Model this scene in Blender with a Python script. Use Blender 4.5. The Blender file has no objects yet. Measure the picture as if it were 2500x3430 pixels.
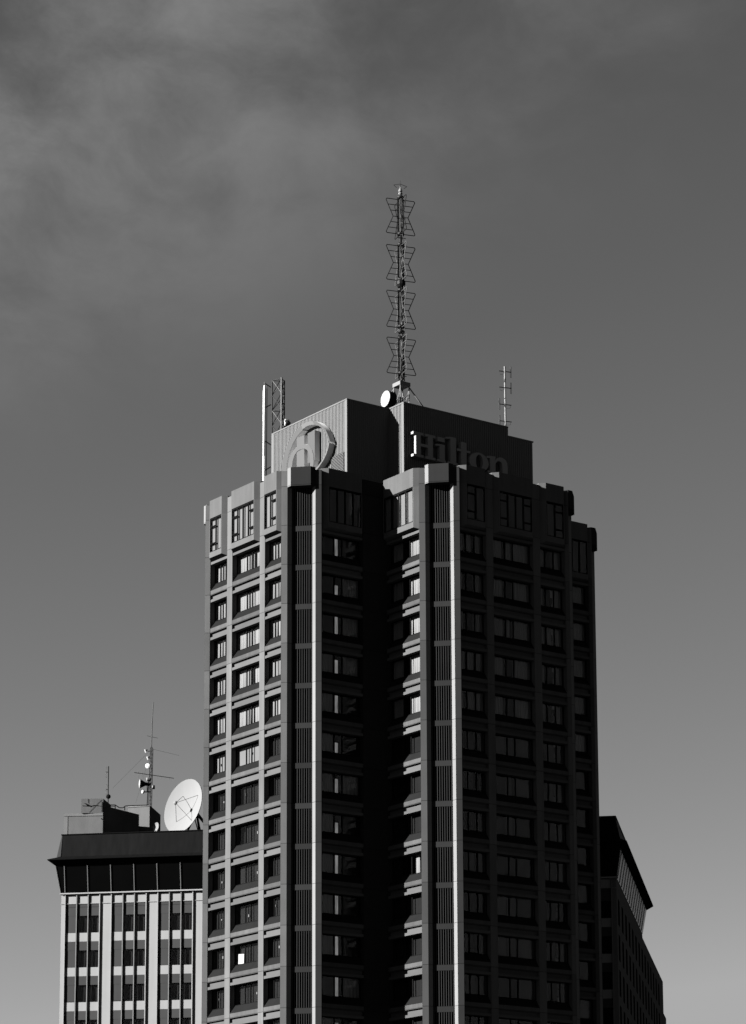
import bpy, bmesh, math, random
from mathutils import Vector, Matrix
random.seed(7)
sc = bpy.context.scene
COL = sc.collection

# ------------------------------------------------------------------ camera constants (fitted to image pixels of the tower)
CAM = Vector((122.363, 167.326, 1.748))
YAW, PITCH, ROLL = -2.1971, 0.1956, -0.0036
FPX, CX, CY = 9575.67, 1249.5, 2695.06          # focal length and principal point in pixels of a 2500 wide picture
cF = Vector((math.cos(YAW)*math.cos(PITCH), math.sin(YAW)*math.cos(PITCH), math.sin(PITCH)))
_r = Vector((math.sin(YAW), -math.cos(YAW), 0)); _u = _r.cross(cF)
cR = _r*math.cos(ROLL) + _u*math.sin(ROLL); cU = _u*math.cos(ROLL) - _r*math.sin(ROLL)

def ray(x, y): return cF + cR*((x-CX)/FPX) - cU*((y-CY)/FPX)
def at_depth(x, y, D): return CAM + ray(x, y)*D
def on_z(x, y, z): d = ray(x, y); return CAM + d*((z-CAM.z)/d.z)
def on_u(x, y, u): d = ray(x, y); return CAM + d*((u-CAM.x)/d.x)
def on_v(x, y, v): d = ray(x, y); return CAM + d*((v-CAM.y)/d.y)

J = 63.3            # height of the topmost floor joint of the hotel tower
FH = 3.0            # storey height

# ------------------------------------------------------------------ materials
DEEP = .33        # the picture is exposed for sunlight against a deep sky, so every grey is kept low
def nt(name):
    m = bpy.data.materials.new(name); m.use_nodes = True
    t = m.node_tree; t.nodes.clear()
    out = t.nodes.new('ShaderNodeOutputMaterial')
    return m, t, out
def mathn(t, op, a, b=None, clamp=False):
    n = t.nodes.new('ShaderNodeMath'); n.operation = op; n.use_clamp = clamp
    for i, v in enumerate((a, b)):
        if v is None: continue
        if isinstance(v, (int, float)): n.inputs[i].default_value = v
        else: t.links.new(v, n.inputs[i])
    return n.outputs[0]
def noise(t, vec, scale, detail=4, rough=.55, stretch=None):
    if stretch:
        mp = t.nodes.new('ShaderNodeMapping'); mp.inputs['Scale'].default_value = stretch
        t.links.new(vec, mp.inputs['Vector']); vec = mp.outputs[0]
    n = t.nodes.new('ShaderNodeTexNoise'); n.inputs['Scale'].default_value = scale
    n.inputs['Detail'].default_value = detail; n.inputs['Roughness'].default_value = rough
    t.links.new(vec, n.inputs['Vector']); return n.outputs['Fac']
def surface(name, base, var=.15, panel=0., streak=0., grain=.06, rough=.85, spec=.0, metal=0., bump=0., joint0=J):
    """grey weathered surface: blotches, vertical streaks, per panel tone steps with a fine joint between panels"""
    m, t, out = nt(name)
    b = t.nodes.new('ShaderNodeBsdfPrincipled'); t.links.new(b.outputs[0], out.inputs[0])
    tc = t.nodes.new('ShaderNodeTexCoord'); ob = tc.outputs['Object']
    val = mathn(t, 'MULTIPLY_ADD', noise(t, ob, .55), 2*var)          # blotches
    t.nodes[-1].inputs[2].default_value = 1-var
    if streak:
        s = mathn(t, 'MULTIPLY_ADD', noise(t, ob, 1.0, 3, .6, (2.2, 2.2, .12)), 2*streak)
        t.nodes[-1].inputs[2].default_value = 1-streak
        val = mathn(t, 'MULTIPLY', val, s)
    if grain:
        g = mathn(t, 'MULTIPLY_ADD', noise(t, ob, 9, 3, .7), 2*grain)
        t.nodes[-1].inputs[2].default_value = 1-grain
        val = mathn(t, 'MULTIPLY', val, g)
    if panel:
        sx = t.nodes.new('ShaderNodeSeparateXYZ'); t.links.new(ob, sx.inputs[0])
        zz = mathn(t, 'DIVIDE', mathn(t, 'SUBTRACT', sx.outputs['Z'], joint0), FH)
        fl = mathn(t, 'FLOOR', zz); fr = mathn(t, 'FRACT', zz)
        oi = t.nodes.new('ShaderNodeObjectInfo')
        wn = t.nodes.new('ShaderNodeTexWhiteNoise'); wn.noise_dimensions = '2D'
        cb = t.nodes.new('ShaderNodeCombineXYZ'); t.links.new(fl, cb.inputs[0]); t.links.new(oi.outputs['Random'], cb.inputs[1])
        t.links.new(cb.outputs[0], wn.inputs['Vector'])
        pv = mathn(t, 'MULTIPLY_ADD', wn.outputs['Value'], 2*panel); t.nodes[-1].inputs[2].default_value = 1-panel
        val = mathn(t, 'MULTIPLY', val, pv)
        jl = mathn(t, 'MULTIPLY', mathn(t, 'LESS_THAN', fr, .014), -.6)
        val = mathn(t, 'MULTIPLY', val, mathn(t, 'ADD', jl, 1.0))
    v = mathn(t, 'MULTIPLY', val, base*DEEP, True)
    cc = t.nodes.new('ShaderNodeCombineColor')
    for i in range(3): t.links.new(v, cc.inputs[i])
    t.links.new(cc.outputs[0], b.inputs['Base Color'])
    b.inputs['Roughness'].default_value = rough; b.inputs['Specular IOR Level'].default_value = spec
    b.inputs['Metallic'].default_value = metal
    if bump:
        bn = t.nodes.new('ShaderNodeBump'); bn.inputs['Strength'].default_value = bump; bn.inputs['Distance'].default_value = .02
        t.links.new(noise(t, ob, 14, 4), bn.inputs['Height']); t.links.new(bn.outputs[0], b.inputs['Normal'])
    return m
def glass_mat(name, gain=1.6):
    m, t, out = nt(name)
    tr = t.nodes.new('ShaderNodeBsdfTransparent'); tr.inputs[0].default_value = (.92, .92, .92, 1)
    gl = t.nodes.new('ShaderNodeBsdfGlossy'); gl.inputs['Roughness'].default_value = .02
    gl.inputs['Color'].default_value = (.8, .8, .8, 1)
    ge = t.nodes.new('ShaderNodeNewGeometry'); vd = t.nodes.new('ShaderNodeVectorMath'); vd.operation = 'DOT_PRODUCT'
    t.links.new(ge.outputs['Normal'], vd.inputs[0]); t.links.new(ge.outputs['Incoming'], vd.inputs[1])
    sch = mathn(t, 'POWER', mathn(t, 'SUBTRACT', 1.0, mathn(t, 'ABSOLUTE', vd.outputs['Value'])), 5)
    refl = mathn(t, 'ADD', mathn(t, 'MULTIPLY', sch, .96), .04)
    bn = t.nodes.new('ShaderNodeBump'); bn.inputs['Strength'].default_value = .012; bn.inputs['Distance'].default_value = .02
    tc = t.nodes.new('ShaderNodeTexCoord'); t.links.new(noise(t, tc.outputs['Object'], 1.3, 1), bn.inputs['Height'])
    t.links.new(bn.outputs[0], gl.inputs['Normal'])
    mx = t.nodes.new('ShaderNodeMixShader')
    t.links.new(mathn(t, 'MULTIPLY', refl, gain, True), mx.inputs[0])
    t.links.new(tr.outputs[0], mx.inputs[1]); t.links.new(gl.outputs[0], mx.inputs[2]); t.links.new(mx.outputs[0], out.inputs[0])
    return m
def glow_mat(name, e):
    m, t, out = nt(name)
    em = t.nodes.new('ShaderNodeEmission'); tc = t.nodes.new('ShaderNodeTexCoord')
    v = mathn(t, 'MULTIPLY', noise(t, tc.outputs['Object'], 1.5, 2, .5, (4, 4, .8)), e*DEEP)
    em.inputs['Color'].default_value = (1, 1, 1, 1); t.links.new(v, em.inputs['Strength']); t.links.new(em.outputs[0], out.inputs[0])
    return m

M = dict(
    pier=surface('precast_pier', .094, .16, .10, .26, .10, bump=.3),
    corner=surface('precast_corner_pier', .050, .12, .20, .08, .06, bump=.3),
    edge=surface('lit_splay_edge', .150, .08, .05, .05, .05),  # splays of the same columns and boxes, sunlight put into the tone
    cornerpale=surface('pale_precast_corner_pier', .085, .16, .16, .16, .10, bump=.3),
    cornershade=surface('shaded_corner_panel', .022, .12, .12, .06, .06, bump=.3),  # oblique fronts and the recess pier, shade put into the tone
    band=surface('precast_band', .062, .2, .14, .28, .10, bump=.3),
    strip=surface('precast_ledge', .074, .12, .14, .1, .05),
    sill=surface('stained_sill', .0115, .15, 0, .12, .08),
    parapet=surface('parapet_panel', .074, .18, 0, .24, .09, bump=.3),
    baypanel=surface('bay_side_panel', .085, .18, 0, .2, .06, bump=.3),
    interior=surface('dark_interior', .006, .2),
    frame=surface('bronze_frame', .006, .2, rough=.5),
    trim=surface('bright_trim', .13, .1),
    grille=surface('grille_fin', .032, .2, rough=.5),
    grilleback=surface('grille_back', .0025, .2),
    roofing=surface('roof_felt', .03, .2),
    glass=glass_mat('window_glass', .55),
    drape=surface('pale_curtain', .18, .12, 0, .25, .05, .9, .0),
    greydrape=surface('grey_curtain', .10, .15, 0, .25, .05, .9, .0),
    middrape=surface('shaded_room_curtain', .15, .12, 0, .25, .05, .9, .0),
    duskdrape=surface('dusky_curtain', .05, .3, 0, .3, .05, .9, .0),
    dimdrape=surface('dark_blind', .012, .3, 0, .3, .05, .9, .0),
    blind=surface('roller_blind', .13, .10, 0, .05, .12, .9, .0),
    shadeblind=surface('shaded_roller_blind', .055, .10, 0, .05, .12, .9, .0),  # same blind on the shaded faces, their shade put into the tone
    gleam=surface('bright_white_plastic', .62, .05, rough=.5),
    paper=surface('creased_paper', .36, .35, 0, .2, .1),
    white=surface('white_paint', .15, .08),
    roomglow=glow_mat('daylit_room_strip', .09),  # no lamp: daylight inside the corner room put in as a glowing strip
    clad=surface('ribbed_metal_cladding', .108, .05, 0, .08, .02, .5, .05),
    cladtrim=surface('cladding_trim', .105, .05, 0, .05, .02, .5, .05),
    sign=surface('sign_face', .074, .06, 0, .04, .03, .6, .0),
    signpale=surface('sign_face_pale', .100, .05, 0, .04, .03, .6, .0),
    signmid=surface('sign_face_mid', .084, .06, 0, .05, .03, .6, .0),
    signside=surface('sign_return', .85, .06, 0, .05, .03, .6, .0),  # far paler than the faces, light bounced off the wall put into the tone
    letter=surface('letter_face', .26, .05, 0, .04, .02, .6, .0),
    steel=surface('galvanised_steel', .07, .25, 0, 0, .1, .5, .04),
    darksteel=surface('dark_steel', .010, .3, 0, 0, .1, .5, .02),
    palesteel=surface('pale_painted_steel', .15, .2, 0, 0, .1, .5, .04),
    radome=surface('white_radome', .26, .04, 0, .05, .03, .5, .05),
    tube=surface('white_fibreglass', .8, .04, 0, .03, .03, .4, .3),
    dish=surface('dish_white', .165, .04, 0, .06, .02, .6, .0),
    annexwhite=surface('office_white_panel', .235, .07, 0, .08, .04),
    annexgrey=surface('office_grey_panel', .042, .10, .10, .06, .05, joint0=0),
    annexfin=surface('office_fin', .25, .06, 0, .06, .03),
    annexgreyfin=surface('office_grey_fin', .15, .06, 0, .06, .03),
    annexside=surface('office_side_wall', .13, .12, 0, .08, .05),
    mansard=surface('mansard_metal', .0048, .25, 0, .55, .05, .6, .01),
    hip=surface('grey_hip_panel', .022, .2, 0, .2, .05),  # paler than the roof, laid over its corner facet
    eave=surface('eave_soffit', .006, .2),
    bandglass=surface('tinted_band_glass', .0012, .3, 0, 0, 0, .25, .03),
    sideglass=surface('matt_side_glass', .004, .3, rough=.6),
    mullion=surface('band_mullion', .085, .1),
    plaster=surface('stained_render', .108, .18, 0, .16, .08, bump=.4),
    plasterpale=surface('pale_render', .14, .16, 0, .14, .08, bump=.4),
    stain=surface('stain_black', .006, .3),
    ground=surface('asphalt_ground', .09, .3),
)

# ------------------------------------------------------------------ mesh helpers
ORI = {}
class MB:
    def __init__(s): s.v = []; s.f = []; s.m = []
    def face(s, pts, mi=0):
        n = len(s.v); s.v += [Vector(p) for p in pts]; s.f.append(tuple(range(n, n+len(pts)))); s.m.append(mi)
    def loft(s, rings, mis, cap0=None, cap1=None, closed=True):
        base = len(s.v); n = len(rings[0])
        for r in rings: s.v += [Vector(p) for p in r]
        for i in range(len(rings)-1):
            mi = mis[i] if isinstance(mis, (list, tuple)) else mis
            for j in range(n if closed else n-1):
                a = base+i*n+j; b = base+i*n+(j+1) % n
                s.f.append((a, b, b+n, a+n)); s.m.append(mi)
        if cap0 is not None: s.f.append(tuple(base+j for j in range(n))[::-1]); s.m.append(cap0)
        if cap1 is not None:
            b = base+(len(rings)-1)*n; s.f.append(tuple(b+j for j in range(n))); s.m.append(cap1)
    def prism(s, poly, z0, z1, mi=0, side=None, capmi=None):
        """vertical prism over a plan polygon; side = material per edge"""
        base = len(s.v); n = len(poly)
        zf0 = z0 if callable(z0) else (lambda i: z0)
        s.v += [Vector((p[0], p[1], zf0(i))) for i, p in enumerate(poly)] + [Vector((p[0], p[1], z1)) for p in poly]
        for j in range(n):
            k = (j+1) % n
            s.f.append((base+j, base+k, base+n+k, base+n+j)); s.m.append(side[j] if side else mi)
        c = mi if capmi is None else capmi
        s.f.append(tuple(base+j for j in range(n))[::-1]); s.m.append(c)
        s.f.append(tuple(base+n+j for j in range(n))); s.m.append(c)
    def extr(s, fr, prof, s0, s1, edge=None, mi=0):
        """profile (d, z) extruded along s of a frame"""
        base = len(s.v); n = len(prof)
        for ss in (s0, s1): s.v += [fr.p(ss, d, z) for d, z in prof]
        for j in range(n):
            k = (j+1) % n
            s.f.append((base+j, base+k, base+n+k, base+n+j)); s.m.append(edge[j] if edge else mi)
        s.f.append(tuple(base+j for j in range(n))[::-1]); s.m.append(mi)
        s.f.append(tuple(base+n+j for j in range(n))); s.m.append(mi)
    def box(s, fr, s0, s1, d0, d1, z0, z1, mi=0):
        s.extr(fr, [(d0, z0), (d1, z0), (d1, z1), (d0, z1)], s0, s1, None, mi)
    def solid(s, front, vec, mi=0, sidemi=None):
        """outline polygon given in space, thickened by vec"""
        vec = Vector(vec); base = len(s.v); n = len(front)
        s.v += [Vector(p) for p in front] + [Vector(p)+vec for p in front]
        s.f.append(tuple(base+j for j in range(n))); s.m.append(mi)
        s.f.append(tuple(base+n+j for j in range(n))[::-1]); s.m.append(mi)
        for j in range(n):
            k = (j+1) % n
            s.f.append((base+j, base+k, base+n+k, base+n+j)); s.m.append(mi if sidemi is None else sidemi)
    def tube(s, p0, p1, r, n=6, mi=0, r1=None):
        p0 = Vector(p0); p1 = Vector(p1); a = (p1-p0)
        if a.length < 1e-6: return
        q = a.to_track_quat('Z', 'Y'); r1 = r if r1 is None else r1
        ring = lambda c, rr: [c + q @ Vector((rr*math.cos(2*math.pi*i/n), rr*math.sin(2*math.pi*i/n), 0)) for i in range(n)]
        s.loft([ring(p0, r), ring(p1, r1)], mi, mi, mi)
    def path(s, pts, r, n=5, mi=0, closed=False):
        pts = list(pts)
        if closed: pts.append(pts[0])
        for a, b in zip(pts, pts[1:]): s.tube(a, b, r, n, mi)
    def lathe(s, c, axis, prof, n=28, mi=0):
        """prof: (radius, height along axis)"""
        q = Vector(axis).to_track_quat('Z', 'Y'); c = Vector(c)
        rings = [[c + q @ Vector((max(r, 1e-4)*math.cos(2*math.pi*i/n), max(r, 1e-4)*math.sin(2*math.pi*i/n), h)) for i in range(n)] for r, h in prof]
        mis = [p[2] if len(p) > 2 else mi for p in [tuple(p) for p in PROF3(prof)]][1:]
        s.loft(rings, mis, mis[0], mis[-1])
    def build(s, name, mats, parent=None, smooth=False, label=None):
        me = bpy.data.meshes.new(name)
        o = bpy.data.objects.new(name, me); COL.objects.link(o)
        org = Vector((0, 0, 0))
        if parent is not None: o.parent = parent; org = ORI[parent]
        ORI[o] = org
        me.from_pydata([tuple(v-org) for v in s.v], [], s.f)
        for mm in (mats if isinstance(mats, (list, tuple)) else [mats]): me.materials.append(M[mm])
        me.polygons.foreach_set('material_index', s.m)
        bm = bmesh.new(); bm.from_mesh(me); bmesh.ops.recalc_face_normals(bm, faces=bm.faces); bm.to_mesh(me); bm.free()
        if smooth:
            me.polygons.foreach_set('use_smooth', [True]*len(me.polygons))
            me.set_sharp_from_angle(angle=math.radians(40))
        me.update()
        if label: o['label'] = label
        return o
def PROF3(prof): return [tuple(p) if len(p) > 2 else (p[0], p[1], 0) for p in prof]

class Fr:
    """facade frame: s along the wall (to the right seen from outside), d outwards"""
    def __init__(s, o, sd, dd): s.o = Vector((o[0], o[1])); s.sd = Vector(sd); s.dd = Vector(dd)
    def p(s, ss, d, z): q = s.o + s.sd*ss + s.dd*d; return Vector((q.x, q.y, z))
def thing(name, label, cat, loc, group=None):
    o = bpy.data.objects.new(name, None); COL.objects.link(o); o.location = loc; o.empty_display_size = .5
    o['label'] = label; o['category'] = cat
    if group: o['group'] = group
    ORI[o] = Vector(loc); return o
def tag(o, label, cat, group=None):
    o['label'] = label; o['category'] = cat
    if group: o['group'] = group

# ------------------------------------------------------------------ ground
g = MB(); g.face([(-1500, -1500, 0), (1500, -1500, 0), (1500, 1500, 0), (-1500, 1500, 0)])
gr = g.build('ground', 'ground'); gr['kind'] = 'structure'

# ================================================================== HOTEL TOWER
tower = thing('hotel_tower', 'tall cross shaped precast concrete hotel tower with ribbed metal rooftop block, tallest building', 'hotel', (-7, -7, 0))
UF = Fr((7.9, 0), (0, 1), (1, 0))      # end face of the arm lit by the sun
SF = Fr((0, 0), (-1, 0), (0, 1))       # return of that arm (and, farther on, of the opposite arm)
TF = Fr((0, 0), (0, 1), (1, 0))        # return of the second arm
RF = Fr((0, 6.51), (-1, 0), (0, 1))    # end face of the second arm, in shade
BAYS = [('B1', UF, -12.12, -9.76, 'L'), ('B2', UF, -9.05, -5.26, 'W'), ('B3', UF, -4.58, -2.23-.0, 'R'),
        ('S', SF, -5.86, -2.15, 'W'), ('T', TF, .05, 4.28, 'W'),
        ('R1', RF, 2.04, 4.48, 'L'), ('R2', RF, 5.13, 8.97, 'W'), ('R3', RF, 9.64, 12.06, 'R'),
        ('Q', SF, 16.0, 19.88, 'W')]
NFL = 21
# ---- core behind the glass
c = MB()
c.prism([(6.9, -11.4), (6.9, -3.0), (4.9, -1.0), (-18.9, -1.0), (-20.9, -3.0), (-20.9, -13.4), (4.9, -13.4)], 0, J+3.3)
c.prism([(-1.0, -.99), (-1.0, 3.5), (-3.0, 5.4), (-11.1, 5.4), (-13.1, 3.4), (-13.1, -.99)], 0, J+3.29)
c.prism([(-.4, -21.9), (-.4, -13.41), (-13.7, -13.41), (-13.7, -21.9)], 0, J+3.28)
c.build('wall', 'interior', tower)
rf = MB()
rf.prism([(7.6, -12.3), (7.6, -2.3), (5.9, -.3), (-19.6, -.3), (-21.2, -2.2), (-21.2, -14), (5.5, -14)], J+3.32, J+3.5)
rf.prism([(-.3, -.29), (-.3, 4.4), (-2.0, 6.2), (-12.0, 6.2), (-13.6, 4.4), (-13.6, -.29)], J+3.31, J+3.49)
rf.build('roof', 'roofing', tower)
# ---- straight piers
for fr, s0, s1, in ((UF, -9.76, -9.05), (UF, -5.26, -4.58), (RF, 4.48, 5.13), (RF, 8.97, 9.64)):
    b = MB(); b.box(fr, s0, s1, -.95, 0, 0, J+4.22); b.build('pier', 'pier', tower)
b = MB(); b.prism([(2.15, .03), (2.15, -.95), (-.95, -.95), (-.95, .05), (.02, .05), (.02, .03)], 0, J+4.2); b.build('pier', 'cornershade', tower)
# ---- chamfered corners: two splayed columns, grilles between them, a parapet box above
A_OUT, A_IN, A_SP = (.29, -1.95), (-.03, -1.63), (-.42, -1.63)
B_SP, B_IN, B_OUT = (-1.53, -.52), (-1.53, -.13), (-1.85, .19)
COLA = [A_OUT, A_IN, A_SP, (-1.0, -2.05), (-1.0, -2.23), (-.0, -2.23)]
COLB = [B_SP, B_IN, B_OUT, (-2.04, 0.0), (-2.04, -.95), (-1.9, -.95)]
BOXP = [A_IN, (-.03, -1.20), (-1.10, -.13), B_IN, (-1.75, -.45), (-.4, -1.8)]
def corner(K, fx, fy, floors, cmatA, cmatB):
    T = lambda p: (K[0]+fx*p[0], K[1]+fy*p[1])
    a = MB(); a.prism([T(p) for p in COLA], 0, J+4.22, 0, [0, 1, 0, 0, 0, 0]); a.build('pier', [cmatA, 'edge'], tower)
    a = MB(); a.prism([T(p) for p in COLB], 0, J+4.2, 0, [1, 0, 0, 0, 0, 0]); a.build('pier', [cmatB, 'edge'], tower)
    a = MB(); a.prism([T(p) for p in BOXP], J+2.95, J+4.4, 0, [1, 0, 0, 0, 0, 0]); a.build('parapet', ['cornershade', 'edge'], tower)
    m = Vector(T(((A_SP[0]+B_SP[0])/2, (A_SP[1]+B_SP[1])/2))); d = Vector((fx, fy)).normalized()
    q = Vector(T(B_SP))-Vector(T(A_SP)); L = q.length; q.normalize()
    fr = Fr(m, q, d)
    bk = MB(); bk.box(fr, -L/2-.1, L/2+.1, -.32, -.24, 0, J+3.2); bk.build('grille_back', 'grilleback', tower)
    for k in range(floors):
        z = J-FH*k
        b = MB(); b.box(fr, -L/2-.04, L/2+.04, -.235, -.03, z-.4, z+.02); b.build('transom', 'cornershade', tower)
    for k in range(floors+1):
        z1 = J-FH*(k-1)-.4; z0 = J-FH*k+.02
        if k == 0: z1 = J+3.1
        gm = MB()
        for i in range(9):
            x = -L/2+.09+i*(L-.18)/8
            gm.box(fr, x-.022, x+.022, -.20, -.05, z0, z1)
        gm.build('grille', 'grille', tower)
    return fr
corner((7.9, 0), 1, 1, 14, 'cornerpale', 'cornershade')
corner((0, 6.51), 1, 1, 14, 'corner', 'cornershade')
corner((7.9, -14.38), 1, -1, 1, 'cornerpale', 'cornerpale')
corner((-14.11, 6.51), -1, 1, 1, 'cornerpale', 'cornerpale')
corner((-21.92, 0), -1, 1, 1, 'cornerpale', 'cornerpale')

# ---- spandrels: splayed sill, band, two ledges, one part per bay and repeated at every floor
def spandrel(b, fr, s0, s1, k):
    z = -FH*k; n0 = len(b.v)
    if k == 0:
        b.extr(fr, [(-.9, -.1), (-.22, -.1), (-.22, -.38), (-.03, -.38), (-.03, -.58), (-.9, -.58)], s0, s1, [0, 2, 2, 2, 0, 0])
    else:
        prof = [(-.9, z+.92), (-.42, z+.92), (-.02, z+.335), (-.02, z-.02), (-.22, z-.02), (-.22, z-.37), (-.03, z-.37), (-.03, z-.58), (-.9, z-.58)]
        b.extr(fr, prof, s0, s1, [0, 1, 0, 0, 2, 2, 2, 0, 0])
    for v in b.v[n0:]: v.z += J
SPM = ['band', 'sill', 'strip']
rest = MB()
for nm, fr, s0, s1, kind in BAYS:
    for k in range(NFL):
        if nm == 'Q' or k > 12 or (nm == 'T' and k > 8): spandrel(rest, fr, s0, s1, k); continue
        b = MB(); spandrel(b, fr, s0, s1, k); b.build('spandrel', SPM, tower)
ro = rest.build('spandrel', SPM, tower); ro['kind'] = 'stuff'

# ---- curtains, windows
def drape(mb, fr, s0, s1, d, z0, z1, mi, rnd, amp=.035):
    n = max(3, int((s1-s0)/.045)); ph = rnd.random()*6; pts = []
    for i in range(n+1):
        ph += rnd.uniform(.5, 1.5); pts.append((s0+(s1-s0)*i/n, d+amp*math.sin(ph)))
    zz = z1
    for (a, da), (b, db) in zip(pts, pts[1:]):
        mb.face([fr.p(a, da, z0), fr.p(b, db, z0), fr.p(b, db*.4+d*.6, zz), fr.p(a, da*.4+d*.6, zz)], mi)
def mullions(kind, w):
    if kind == 'W': return [w*.375, w*.565]
    return [w*.335, w*.665]
DRAPES = ['drape', 'greydrape', 'middrape', 'dimdrape', 'roomglow', 'white', 'blind', 'duskdrape']
def window(fr, s0, s1, k, kind, nm, parts=True, mbs=None):
    rnd = random.Random(hash((nm, k)) % 9973 if False else sum(map(ord, nm))*131+k*17)
    z1 = J-FH*k-.58; z0 = J-FH*k-2.08; w = s1-s0
    f = MB() if parts else mbs
    ms = mullions(kind, w)
    D0, D1 = -.50, -.42
    t = .055
    f.box(fr, s0, s0+t, D0, D1, z0, z1, 0); f.box(fr, s1-t, s1, D0, D1, z0, z1, 0)
    f.box(fr, s0+t, s1-t, D0, D1, z0, z0+t, 0); f.box(fr, s0+t, s1-t, D0, D1, z1-t, z1, 0)
    for m in ms: f.box(fr, s0+m-.045, s0+m+.045, D0, D1, z0+t, z1-t, 0)
    gp = MB() if parts else mbs
    gi = 0 if parts else 1
    edges = [s0+t]+[x for m in ms for x in (s0+m-.045, s0+m+.045)]+[s1-t]
    for a, b in zip(edges[::2], edges[1::2]):
        gp.face([fr.p(a, -.46, z0+t), fr.p(b, -.46, z0+t), fr.p(b, -.46, z1-t), fr.p(a, -.46, z1-t)], gi)
    cu = MB() if parts else mbs
    co = 0 if parts else 2
    dd = -.66; za, zb = z0-.05, z1+.05
    a, b, c2, e = s0, s0+ms[0], s0+ms[1], s1
    if nm in ('B1', 'B2', 'B3') and k <= 4:
        if k == 0 and nm == 'B2': seg = [(a, b-.06, 0), (b+.02, b+.3, 1), (b+.3, c2-.2, 3), (b+.62, b+.68, 0), (c2+.35, e, 0)]
        elif k == 0 and nm == 'B1': seg = [(a+.1, b-.05, 0), (b+.05, e, 1)]
        elif k == 3 and nm == 'B2': seg = [(a, b-.03, 0), (b, b+.25, 1), (b+.3, c2-.1, 3), (c2+.05, e, 0)]
        else:
            seg = [(a, b-rnd.uniform(0, .1), 0)]
            x = b+rnd.uniform(0, .12)
            if rnd.random() < .6: seg += [(x, x+.18, 1), (x+.18, c2-.05, 0)]
            else: seg += [(x, c2-rnd.uniform(.05, .3), 0)]
            seg += [(c2+rnd.uniform(0, .15), e, 0)]
    elif nm in ('B1', 'B2') and k == 5: seg = [(a, b, 6), (b, c2, 6), (c2, e, 6)]
    elif nm in ('B1', 'B2', 'B3'):
        seg = [(a+w*rnd.uniform(.1, .3), e, 3)]
    elif nm == 'T' and k <= 4: seg = [(a, a+1.2, 2), (a+w*.52, e, 0)]
    elif nm == 'T' and k == 8: seg = [(e-1.62, e-1.2, 0), (a, a+1, 3)]
    elif nm == 'T': seg = [(a, e-1, 3)]
    elif nm == 'S':
        hgt = rnd.choice([1, .62, .45, 1, .8])
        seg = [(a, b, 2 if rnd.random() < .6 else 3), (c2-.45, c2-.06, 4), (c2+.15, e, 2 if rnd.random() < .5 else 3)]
    elif k <= 4: seg = [(a, b-rnd.uniform(.0, .2), 2), (b+.1, c2-rnd.uniform(0, .25), rnd.choice([2, 3])), (c2+rnd.uniform(0, .1), e, 2)]
    else:
        seg = [(a, b-rnd.uniform(0, .3), rnd.choice([3, 7, 7])), (b, c2-rnd.uniform(0, .2), rnd.choice([3, 7])), (c2+rnd.uniform(0, .25), e, rnd.choice([3, 7, 7]))]
    for x0, x1, mi in seg:
        if x1-x0 < .02: continue
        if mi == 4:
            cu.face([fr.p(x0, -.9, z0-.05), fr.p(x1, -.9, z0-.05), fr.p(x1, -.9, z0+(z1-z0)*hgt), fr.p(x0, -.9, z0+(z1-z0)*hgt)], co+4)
        elif mi in (6, 3, 7):
            cu.face([fr.p(x0, dd, za), fr.p(x1, dd, za), fr.p(x1, dd, zb), fr.p(x0, dd, zb)], co+mi)
        else: drape(cu, fr, x0, x1, dd, za, zb, co+mi, rnd)
    if not parts: return
    wo = f.build('window', 'frame', tower)
    gp.build('pane', 'glass', wo)
    cu.build('curtain', DRAPES, wo)
    if nm in ('B1', 'B2', 'B3') and k >= 5 and not (nm == 'B3' and k in (6, 11)):
        h = MB(); x = s0+w*rnd.choice([.42, .5, .72, .8, .3]); zz = z0+rnd.uniform(.45, .8)
        h.box(fr, x, x+.11, -.62, -.57, zz, zz+rnd.uniform(.1, .22)); h.build('window_speck', 'white', wo)  # small white box for a white speck behind the pane
    if nm == 'B2' and k == 10:
        h = MB(); h.face([fr.p(s0+.28, -.57, z0+.12), fr.p(s0+1.02, -.57, z0+.08), fr.p(s0+1.05, -.57, z0+.80), fr.p(s0+.30, -.57, z0+.86)])
        h.build('paper_sheet', 'paper', wo)
rest = MB()
for nm, fr, s0, s1, kind in BAYS:
    for k in range(13):
        if nm == 'Q' or (nm == 'T' and k > 8): window(fr, s0, s1, k, kind, nm, False, rest)
        else: window(fr, s0, s1, k, kind, nm)
ro = rest.build('window', ['frame', 'glass']+DRAPES, tower); ro['kind'] = 'stuff'

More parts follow.
